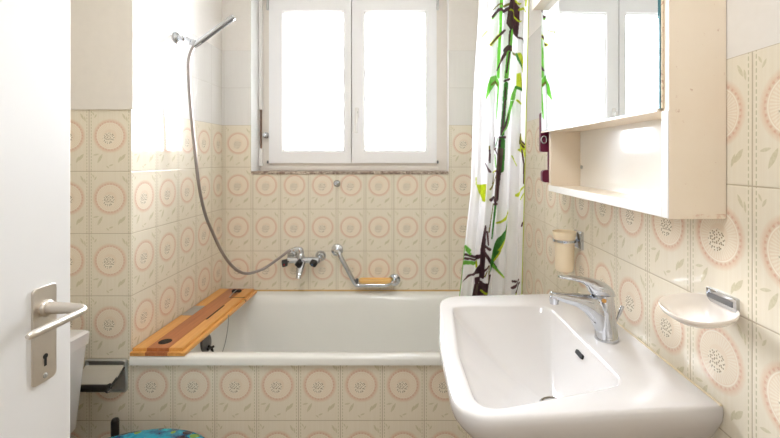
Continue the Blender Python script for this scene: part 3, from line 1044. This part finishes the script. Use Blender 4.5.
obj('back_panel', box(B(), (XW - 0.006, CY0 + 0.018, cz0 + 0.018), (XW - 0.001, CY1 - 0.018, cz1 - 0.02)), M_CABIN, cab)
sc_ = at(581.3, 167, 1.34)
bm = lathe(B(), (XW - 0.006, 1.337, H - 0.028), (-1, 0, 0), [(0.006, 0), (0.006, 0.003), (0.003, 0.005)], 14)
obj('screw', bm, M_STEEL, cab, 40)
obj('canopy', box(B(), (0.4146, CY0, cz1 + 0.0005), (XW, 1.400, cz1 + 0.07), 0.0015), M_CAB, cab)
# mirror door, slightly ajar at the far end
hx_, hy_, fx_, fy_ = 0.4590, CY0 + 0.020, 0.4475, 1.392
dv = Vector((fx_ - hx_, fy_ - hy_, 0)).normalized()
nv = Vector((-dv.y, dv.x, 0))
dl = math.hypot(fx_ - hx_, fy_ - hy_)
mz0, mz1 = H + 0.0915, cz1 - 0.002


def slab(t0, t1, e0, e1, za, zb_):
    """slab in the door's own plane: t along the normal, e along the door"""
    bm = B()
    o_ = Vector((hx_, hy_, 0))
    pts2 = [o_ + dv * e0 + nv * t0, o_ + dv * e1 + nv * t0, o_ + dv * e1 + nv * t1, o_ + dv * e0 + nv * t1]
    loft(bm, [[Vector((p.x, p.y, za)) for p in pts2], [Vector((p.x, p.y, zb_)) for p in pts2]], True, True, True)
    return bm


if nv.x > 0:
    nv = -nv
dr = obj('mirror_door', slab(-0.001, 0.0022, 0.0, dl, mz0, mz1), M_EDGE, cab)
obj('mirror', slab(0.0022, 0.0036, 0.003, dl - 0.001, mz0 + 0.001, mz1 - 0.001), M_MIRROR, dr)
obj('bottom_channel', slab(-0.002, 0.0046, 0.004, dl, mz0 - 0.005, mz0), M_CAB, dr)
bm = tube(B(), [(CX0 - 0.0016, CY0 + 0.0165, mz0), (CX0 - 0.0016, CY0 + 0.0165, mz1)], 0.0022, 10)
obj('hinge', bm, M_RUSTH, cab, 50)
# maroon holder hanging on the cabinet's far side
hol = thing('hanging_holder', 'maroon holder with a silver ring hanging behind the mirror cabinet', 'holder', (0.475, 1.41, H - 0.08))
bm = prism(B(), [(0.4775 + p[0], H + 0.090 + p[1]) for p in rrect(0.066, 0.136, 0.008)], 1, 1.4035, 1.4185)
box(bm, (0.482, 1.3685, H + 0.05), (0.500, 1.404, H + 0.08))
box(bm, (0.472, 1.406, H - 0.05), (0.49, 1.416, H + 0.03))
obj('body', bm, M_MAROON, hol)
bm = prism(B(), [(0.470 + p[0], H - 0.060 + p[1]) for p in rrect(0.040, 0.042, 0.010)], 1, 1.400, 1.420)
obj('lower_tab', bm, M_MAROON, hol)
bm = tube(B(), [(0.456 + 0.009 * math.cos(a), 1.4015, H + 0.064 + 0.012 * math.sin(a)) for a in [2 * PI * k / 20 for k in range(21)]], 0.0028, 8)
obj('ring', bm, M_CHROME, hol, 60)

# --------------------------------------------------------------------------
# washbasin


def contour(pts, rads, n=8):
    """polygon with rounded corners -> dense list"""
    out = []
    m_ = len(pts)
    for i in range(m_):
        p = Vector(pts[i]); a = Vector(pts[i - 1]); b = Vector(pts[(i + 1) % m_])
        u, w = (a - p).normalized(), (b - p).normalized()
        r = rads[i]
        ang = u.angle(w)
        d = min(r / math.tan(ang / 2), 0.49 * (a - p).length, 0.49 * (b - p).length)
        p1, p2 = p + u * d, p + w * d
        for k in range(n + 1):
            t = k / n
            out.append(p1 * (1 - t) ** 2 + p * 2 * t * (1 - t) + p2 * t * t)
    return out


def radial(poly, c, n):
    """distance from c to the outline along n directions"""
    out = []
    angs = [2 * PI * k / n for k in range(n)]
    for kx, ky in ((XW, 0.742), (XW, 1.372)):          # keep the two wall corners sharp
        a = math.atan2(ky - c.y, kx - c.x) % (2 * PI)
        i_ = min(range(n), key=lambda q: abs(angs[q] - a))
        angs[i_] = a
    for a in angs:
        d = Vector((math.cos(a), math.sin(a)))
        best = 0
        for i in range(len(poly)):
            p, q = poly[i] - c, poly[(i + 1) % len(poly)] - c
            e = q - p
            den = d.x * e.y - d.y * e.x
            if abs(den) < 1e-12:
                continue
            t = (p.x * e.y - p.y * e.x) / den
            s = (p.x * d.y - p.y * d.x) / den
            if t > 0 and -1e-6 <= s <= 1 + 1e-6:
                best = max(best, t)
        out.append(c + d * best)
    return out


NB = 160
cen = Vector((0.275, 1.0))
outer = radial(contour([(XW, 0.742), (0.078, 0.700), (0.070, 1.0), (0.096, 1.336), (XW, 1.372)], [0.0002, 0.075, 0.6, 0.085, 0.0002]), cen, NB)
inner = radial(contour([(0.122, 0.730), (0.428, 0.820), (0.418, 1.250), (0.130, 1.246), (0.112, 0.95)], [0.045, 0.055, 0.05, 0.04, 0.5]), cen, NB)
drain = Vector((0.335, 0.962))
bas = thing('washbasin', 'white ceramic washbasin with sloping bowl on the right wall', 'washbasin', (0.35, 1.03, ZS - 0.2))


def shrink(pts, d, c=cen):
    out = []
    for p in pts:
        v = p - c
        q = c + v * max(0.0, (v.length - d) / v.length)
        if p.x > XW - 0.004:
            q.x = XW
        out.append(q)
    return out


def scaled(pts, k, c):
    out = []
    for p in pts:
        q = c + (p - c) * k
        if p.x > XW - 0.004:
            q.x = XW
        out.append(q)
    return out


rg = lambda pts, z: [Vector((p.x, p.y, z)) for p in pts]
rings = []
c2 = Vector((0.40, 1.04))
for k, z in ((0.42, -0.185), (0.62, -0.165), (0.80, -0.120), (0.915, -0.070), (0.965, -0.045)):
    rings.append(rg(scaled(outer, k, c2), ZS + z))
rings += [rg(shrink(outer, 0.004), ZS - 0.030), rg(outer, ZS - 0.018), rg(outer, ZS - 0.0065), rg(shrink(outer, 0.0018), ZS - 0.0026), rg(shrink(outer, 0.0045), ZS - 0.0006), rg(shrink(outer, 0.009), ZS)]
grow = lambda d: shrink(inner, -d)
lim = shrink(outer, 0.016)
def safe(pts):
    out = []
    for p, q in zip(pts, lim):
        out.append(p if (p - cen).length < (q - cen).length else q.copy())
    return out
rings += [rg(safe(grow(0.010)), ZS - 0.0005), rg(safe(grow(0.004)), ZS - 0.002), rg(inner, ZS - 0.006), rg(shrink(inner, 0.004), ZS - 0.014)]
i2 = shrink(inner, 0.004)
DEP = 0.132
for t in (0.06, 0.12, 0.2, 0.3, 0.42, 0.55, 0.68, 0.8, 0.9):
    d = 0.014 + (DEP - 0.014) * (math.sin(t * PI / 2) ** 0.92)
    rings.append([Vector((p.x + (drain.x - p.x) * t, p.y + (drain.y - p.y) * t, ZS - d)) for p in i2])
bm = B()
loft(bm, rings, True, True, True)
bowl = obj('bowl', bm, M_CERAMIC, bas, 70)
bm = lathe(B(), (drain.x, drain.y, ZS - DEP + 0.001), (0, 0, 1), [(0.032, 0), (0.032, 0.003), (0.029, 0.005), (0.024, 0.004), (0.022, 0.006), (0.010, 0.009)], 28)
obj('drain', bm, M_CHROME, bas, 40)
# overflow slot, set in the steep wall below the tap
bm = B()
oc_ = Vector((0.413, 1.0, ZS - 0.030))
pr = rrect(0.036, 0.010, 0.004)
wn = Vector((-0.86, 0, 0.5)).normalized(); wu = Vector((0, 1, 0)); wv = wn.cross(wu)
loft(bm, [[oc_ + wn * h + wu * p[0] + wv * p[1] for p in pr] for h in (-0.006, 0.0045)], True, True, True)
obj('overflow_slot', bm, M_DARK, bas)
bm = tube(B(), [(XW - 0.002, 0.744, ZS - 0.0005), (XW - 0.002, 1.370, ZS - 0.0005)], 0.0028, 8)
obj('sealant', bm, M_CAULK, bas, 60)
bm = tube(B(), catmull([(drain.x, 1.0, ZS - 0.17), (drain.x, 1.0, ZS - 0.26), (drain.x + 0.02, 1.0, ZS - 0.31), (drain.x + 0.06, 1.0, ZS - 0.31), (drain.x + 0.09, 1.0, ZS - 0.25), (drain.x + 0.13, 1.0, ZS - 0.22), (XR + 0.003, 1.0, ZS - 0.22)], 8), 0.018, 16)
obj('waste_pipe', bm, M_CHROME, bas, 60)

# basin mixer
TY = 1.02
mix_ = thing('basin_tap', 'chrome single-lever mixer tap standing on the washbasin', 'tap', (0.485, TY, ZS))
bm = lathe(B(), (0.487, TY, ZS), (-0.085, 0, 1), [(0.028, 0.0003), (0.0285, 0.003), (0.0272, 0.007), (0.0262, 0.03), (0.0250, 0.07), (0.0244, 0.106), (0.0235, 0.111), (0.020, 0.1125)], 36)
obj('body', bm, M_CHROME, mix_, 40)


def sect(X, zb_, zt_, hw, n=24, p=2.6):
    out = []
    for k in range(n):
        a = 2 * PI * k / n
        ca_, sa_ = math.cos(a), math.sin(a)
        out.append(Vector((X, TY + hw * math.copysign(abs(ca_) ** (2 / p), ca_), ZS + (zb_ + zt_) / 2 + (zt_ - zb_) / 2 * math.copysign(abs(sa_) ** (2 / p), sa_))))
    return out


bm = B()
loft(bm, [sect(x, a, b, h) for x, a, b, h in ((0.3465, 0.106, 0.114, 0.006), (0.349, 0.101, 0.1175, 0.0105), (0.376, 0.092, 0.1145, 0.013), (0.41, 0.080, 0.1115, 0.016), (0.43, 0.066, 0.110, 0.0185),
                                             (0.447, 0.045, 0.1085, 0.021), (0.458, 0.024, 0.107, 0.0225), (0.466, 0.010, 0.106, 0.023), (0.48, 0.006, 0.105, 0.023))], True, True, True)
spt = obj('spout', bm, M_CHROME, mix_, 50)
bm = lathe(B(), (0.3570, TY, ZS + 0.104), (0, 0, -1), [(0.0115, 0), (0.0118, 0.010), (0.0108, 0.012), (0.0108, 0.017), (0.008, 0.0175)], 24)
obj('aerator', bm, M_CHROME, spt, 40)
bm = B()
loft(bm, [sect(x, a, b, h) for x, a, b, h in ((0.368, 0.1515, 0.1555, 0.006), (0.371, 0.150, 0.157, 0.009), (0.40, 0.1455, 0.1565, 0.0115), (0.425, 0.139, 0.1535, 0.0135), (0.437, 0.130, 0.151, 0.016), (0.445, 0.114, 0.1495, 0.0185),
                                             (0.453, 0.106, 0.148, 0.021), (0.467, 0.1055, 0.1445, 0.0245), (0.482, 0.1055, 0.139, 0.025), (0.494, 0.1055, 0.130, 0.022), (0.501, 0.1055, 0.118, 0.016), (0.504, 0.106, 0.112, 0.008))], True, True, True)
lev = obj('lever', bm, M_CHROME, mix_, 50)
bm = lathe(B(), (0.470, TY - 0.0225, ZS + 0.1015), (0, -1, 0), [(0.0055, -0.002), (0.0055, 0.0015), (0.004, 0.0025)], 16)
obj('temperature_mark', bm, M_AMBER, mix_, 40)
bm = tube(B(), [(0.506, TY + 0.003, ZS + 0.030), (0.516, TY + 0.004, ZS + 0.050), (0.521, TY + 0.004, ZS + 0.062), (0.528, TY + 0.004, ZS + 0.078), (0.5285, TY + 0.004, ZS + 0.080)], [0.0024, 0.0026, 0.0045, 0.0048, 0.003], 12)
obj('pop_up_rod', bm, M_CHROME, mix_, 50)

# tumbler and its holder
th = thing('tumbler_holder', 'chrome wall ring holder above the far end of the washbasin', 'cup holder', (XR, 1.37, H - 0.31))
bm = B()
loft(bm, [[Vector((XW - d, 1.371 + p[0] * k, H - 0.270 + p[1] * k)) for p in rrect(0.060, 0.060, 0.004)] for d, k in ((-0.002, 1), (0.006, 1), (0.010, 0.86))], True, True, True)
obj('wall_plate', bm, M_CHROME, th, 35)
ccx, ccy, ctop = 0.5135, 1.371, H - 0.2425
rz_ = ctop - 0.029
bm = B()
lathe(bm, (ccx, ccy, rz_ - 0.004), (0, 0, 1), [(0.0342, 0), (0.0372, 0), (0.0372, 0.008), (0.0342, 0.008), (0.0342, 0)], 36, False, False)
box(bm, (ccx + 0.0365, ccy - 0.008, rz_ - 0.003), (XW - 0.009, ccy + 0.008, rz_ + 0.003))
obj('ring', bm, M_CHROME, th, 35)
cup = obj('tumbler', lathe(B(), (ccx, ccy, ctop - 0.130), (0, 0, 1),
          [(0.001, 0.0), (0.026, 0.0), (0.0285, 0.003), (0.0295, 0.012), (0.0305, 0.06), (0.0330, 0.095), (0.0337, 0.105), (0.0355, 0.112), (0.0382, 0.130), (0.0365, 0.1305), (0.0335, 0.112), (0.031, 0.10), (0.0275, 0.01), (0.001, 0.006)], 40, False, False), M_CUP, None, 50)
tag(cup, 'cream tooth mug hanging in the chrome ring on the right wall', 'mug')

# soap dish on its chrome rail
sd = thing('soap_dish', 'white oval soap dish on a chrome bracket near the right edge of the photo', 'soap dish', (XR, 0.735, H - 0.29))
bm = B()
loft(bm, [[Vector((XW - d, 0.742 + p[0] * k, H - 0.2535 + p[1] * k)) for p in rrect(0.072, 0.024, 0.002)] for d, k in ((-0.002, 1), (0.005, 1), (0.0062, 0.95))], True, True, True)
obj('bracket', bm, M_CHROME, sd, 35)
obj('bracket_inlay', prism(B(), [(0.742 + p[0], H - 0.2535 + p[1]) for p in rrect(0.060, 0.010, 0.001)], 0, XW - 0.0072, XW - 0.006), M_GREY, sd)
bm = B()
NS = 48


def dish_ring(k, z, dx=0.0):
    out = []
    for i in range(NS):
        a = 2 * PI * i / NS
        x = math.cos(a); y = math.sin(a)
        x = math.copysign(abs(x) ** 0.85, x); y = math.copysign(abs(y) ** 0.85, y)
        X_ = 0.505 + dx + 0.066 * k * x
        Y_ = 0.723 + 0.061 * k * y + 0.28 * (X_ - 0.505)
        out.append(Vector((min(X_, XW - 0.0015), Y_, ZSD + z - 0.05 * (0.720 - Y_))))
    return out


ZSD = H - 0.262
loft(bm, [dish_ring(0.35, -0.019, 0.010), dish_ring(0.58, -0.018, 0.006), dish_ring(0.82, -0.0125, 0.002), dish_ring(0.95, -0.006), dish_ring(0.992, -0.0015), dish_ring(1.0, 0.0012), dish_ring(0.985, 0.0025), dish_ring(0.955, 0.0012),
          dish_ring(0.88, -0.004, 0.002), dish_ring(0.72, -0.0095, 0.004), dish_ring(0.5, -0.0125, 0.006), dish_ring(0.1, -0.0130, 0.008)], True, True, True)
obj('dish', bm, M_DISH, sd, 55)

# --------------------------------------------------------------------------
# toilet in the left corner
TC = 1.172
wc = thing('toilet', 'white toilet behind the door with low cistern and teal printed lid', 'toilet', (-0.95, TC, 0))


def rr3(x0, x1, y0, y1, r, z):
    return [Vector(((x0 + x1) / 2 + p[0], (y0 + y1) / 2 + p[1], z)) for p in rrect(x1 - x0, y1 - y0, r, 6)]


zl = H - 0.562
bm = B()
loft(bm, [rr3(XLL + 0.02, -1.115, TC - 0.14, TC + 0.135, 0.03, zl - 0.36), rr3(XLL + 0.004, -1.080, TC - 0.17, TC + 0.168, 0.012, zl - 0.31), rr3(XLL + 0.002, -1.057, TC - 0.18, TC + 0.179, 0.010, zl - 0.043)], True, True, True)
cis = obj('cistern', bm, M_CERAMIC, wc, 40)
bm = B()
loft(bm, [rr3(XLL + 0.002, -1.052, TC - 0.186, TC + 0.184, 0.010, zl - 0.043), rr3(XLL + 0.002, -1.050, TC - 0.187, TC + 0.185, 0.010, zl - 0.006), rr3(XLL + 0.005, -1.060, TC - 0.183, TC + 0.181, 0.014, zl)], True, True, True)
obj('cistern_lid', bm, M_CERAMIC, cis, 40)
bm = lathe(B(), (-1.15, TC, zl), (0, 0, 1), [(0.022, 0), (0.022, 0.004), (0.018, 0.008)], 20)
obj('flush_button', bm, M_CHROME, cis, 40)


def oval(cx, a, b, z, n=40, back=None):
    out = []
    for i in range(n):
        t = 2 * PI * i / n
        x = cx + a * math.cos(t)
        if back is not None:
            x = max(x, back)
        out.append(Vector((x, TC + b * math.sin(t), z)))
    return out


zt_ = H - 0.88
bm = B()
loft(bm, [oval(-0.92, 0.15, 0.11, 0.0), oval(-0.92, 0.14, 0.10, 0.05), oval(-0.90, 0.15, 0.105, 0.15), oval(-0.86, 0.20, 0.15, 0.28), oval(-0.80, 0.225, 0.175, zt_ - 0.06), oval(-0.805, 0.23, 0.18, zt_ - 0.042),
          oval(-0.805, 0.19, 0.14, zt_ - 0.044), oval(-0.84, 0.14, 0.10, zt_ - 0.16), oval(-0.86, 0.06, 0.05, zt_ - 0.20)], True, True, True)
box(bm, (-1.20, TC - 0.10, 0.0), (-0.95, TC + 0.10, zt_ - 0.045), 0.02)
obj('pan', bm, M_CERAMIC, wc, 40)
bm = B()
loft(bm, [oval(-0.805, 0.232, 0.182, zt_ - 0.040), oval(-0.805, 0.235, 0.185, zt_ - 0.034), oval(-0.805, 0.232, 0.182, zt_ - 0.026), oval(-0.805, 0.15, 0.105, zt_ - 0.026), oval(-0.805, 0.145, 0.10, zt_ - 0.04)], True, False, False)
obj('seat', bm, M_WPLAST, wc, 40)
bm = B()
loft(bm, [oval(-0.805, 0.232, 0.182, zt_ - 0.024), oval(-0.805, 0.238, 0.188, zt_ - 0.018), oval(-0.805, 0.234, 0.184, zt_ - 0.008), oval(-0.805, 0.21, 0.162, zt_ - 0.001), oval(-0.805, 0.12, 0.09, zt_ + 0.002), oval(-0.805, 0.02, 0.015, zt_ + 0.003)], True, True, True)
ld = obj('lid', bm, M_LID, wc, 60)
ld['label'] = 'teal lid printed with colourful blots'

# toilet brush behind the toilet
tb = thing('toilet_brush', 'toilet brush with black handle standing behind the teal toilet lid', 'toilet brush', (-1.02, 1.425, 0))
bm = lathe(B(), (-1.02, 1.425, 0.0), (0, 0, 1), [(0.045, 0), (0.045, 0.004), (0.042, 0.13), (0.036, 0.16), (0.016, 0.17)], 28)
obj('holder', bm, M_WPLAST, tb, 40)
bt = H - (418 - VY) * 1.425 / F
bm = tube(B(), [(-1.02, 1.425, 0.165), (-1.02, 1.425, bt - 0.12), (-1.02, 1.425, bt - 0.10), (-1.02, 1.425, bt - 0.010), (-1.02, 1.425, bt - 0.003), (-1.02, 1.425, bt)], [0.006, 0.007, 0.0128, 0.0128, 0.010, 0.005], 16)
obj('handle', bm, M_BLACK, tb, 50)

# toilet paper holder on the pier
ph_ = thing('toilet_paper_holder', 'chrome wall toilet-paper holder with open flap beside the bath front', 'toilet paper holder', (-1.08, YP, H - 0.83))
hz1, hz0 = H - (358.5 - VY) * YP / F, H - (391 - VY) * YP / F
bm = B()
cxp, czp = (-1.158 - 1.0085) / 2, (hz0 + hz1) / 2
loft(bm, [[Vector((cxp + p[0] * k, YP - d, czp + p[1] * k)) for p in rrect(0.1495, hz1 - hz0, 0.010)] for d, k in ((-0.001, 1), (0.009, 1), (0.012, 0.95), (0.011, 0.90), (0.003, 0.87))], True, True, True)
obj('back_plate', bm, M_STEEL, ph_, 35)
zf1 = H - (366 - VY) * (YP - 0.014) / F
bm = B()
fl_pts = [(-1.150, -1.014)]
for (xa, xb), sgn in ((fl_pts[0], 1),):
    top = [(YP - 0.013, zf1), (YP - 0.085, zf1 - 0.052)]
    loft(bm, [[Vector((x, top[0][0], top[0][1])), Vector((x, top[1][0], top[1][1])), Vector((x, top[1][0] - 0.001, top[1][1] + 0.003)), Vector((x, top[0][0], top[0][1] + 0.003))] for x in (xa, xb)], True, True, True)
obj('flap', bm, M_CHROME, ph_)
zr_ = H - (388.5 - VY) * 1.395 / F
bm = tube(B(), [(-1.150, 1.397, zr_), (-1.030, 1.397, zr_), (-1.022, 1.397, zr_), (-1.020, 1.397, zr_)], [0.0115, 0.0115, 0.0155, 0.012], 18)
obj('roller', bm, M_BLACK, ph_, 40)
bm = tube(B(), [(-1.0165, YP - 0.010, zf1 - 0.006), (-1.0165, 1.397, zr_)], 0.0045, 10)
obj('arm', bm, M_BLACK, ph_, 40)
bm = tube(B(), [(-1.150, YP - 0.010, zf1 - 0.006), (-1.150, 1.397, zr_)], 0.0045, 10)
obj('arm', bm, M_BLACK, ph_, 40)

# unseen fill lamp added in the hall to lift the shadows
lamp = obj('fill_lamp', lathe(B(), (-0.2, -1.2, ZC - 0.0005), (0, 0, -1), [(0.20, 0), (0.20, 0.03), (0.17, 0.07), (0.06, 0.09)], 32), M_FILL, None, 50)
tag(lamp, 'added unseen fill lamp in the hall outside the doorway', 'fill lamp')

lamp = obj('fill_lamp', lathe(B(), (-0.30, 0.45, ZC - 0.0005), (0, 0, -1), [(0.19, 0), (0.19, 0.03), (0.16, 0.07), (0.06, 0.088)], 32), M_FILL, None, 50)  # second added fill lamp, out of view, brightens the bathroom
tag(lamp, 'added unseen fill lamp overhead in the bathroom on the doorway side', 'fill lamp')

# --------------------------------------------------------------------------
# light
w = bpy.data.worlds.new('sky')
scene.world = w
w.use_nodes = True
nt = w.node_tree
bg = nt.nodes['Background']
tc = nt.nodes.new('ShaderNodeTexCoord')
sx = nt.nodes.new('ShaderNodeSeparateXYZ')
nt.links.new(tc.outputs['Generated'], sx.inputs[0])
k = (N(nt, sx.outputs[2]) * 12.0 + 0.6).clamp()
nt.links.new(mix(nt, k, (0.86, 0.90, 0.93, 1), (0.93, 0.975, 1.05, 1)), bg.inputs[0])
bg.inputs[1].default_value = 34.0

pd = bpy.data.lights.new('window_portal', 'AREA')
pd.shape = 'RECTANGLE'
pd.size, pd.size_y = 1.07, 1.05
pd.cycles.is_portal = True
po = bpy.data.objects.new('window_portal', pd)
COL.objects.link(po)
po.location = (-0.318, YO + 0.01, H + 0.44)
po.rotation_euler = (-PI / 2, 0, 0)

hl = bpy.data.lights.new('hall_fill', 'AREA')  # added fill from behind the camera, softens the shadows
hl.shape = 'DISK'
hl.size = 0.36
hl.energy = 5
hl.color = (0.93, 0.965, 1.0)
ho = bpy.data.objects.new('hall_fill', hl)
COL.objects.link(ho)
ho.location = (-0.2, -1.2, ZC - 0.10)

bl = bpy.data.lights.new('bathroom_fill', 'AREA')  # added overhead fill, no such source in view
bl.shape = 'DISK'
bl.size = 0.34
bl.energy = 6.5
bl.color = (0.94, 0.97, 1.0)
bo = bpy.data.objects.new('bathroom_fill', bl)
COL.objects.link(bo)
bo.location = (-0.30, 0.45, ZC - 0.10)

for o in scene.objects:
    if '_w' in o:
        del o['_w']

# --------------------------------------------------------------------------
# camera
cd = bpy.data.cameras.new('camera')
cd.sensor_width = 36.0
cd.sensor_fit = 'HORIZONTAL'
cd.lens = F / 780 * 36.0
cd.shift_x = (390 - VX) / 780
cd.shift_y = -(219 - VY) / 780
cd.clip_start = 0.02
cam = bpy.data.objects.new('camera', cd)
COL.objects.link(cam)
cam.location = (0, 0, H)
cam.rotation_euler = (PI / 2, 0, 0)
scene.camera = cam

vs = scene.view_settings
vs.view_transform = 'Standard'
vs.look = 'None'
vs.gamma = 1.0
vs.use_curve_mapping = False
vs.exposure = 0.16
scene.cycles.use_denoising = True
scene.cycles.max_bounces = 10
scene.cycles.diffuse_bounces = 6
scene.cycles.transparent_max_bounces = 8
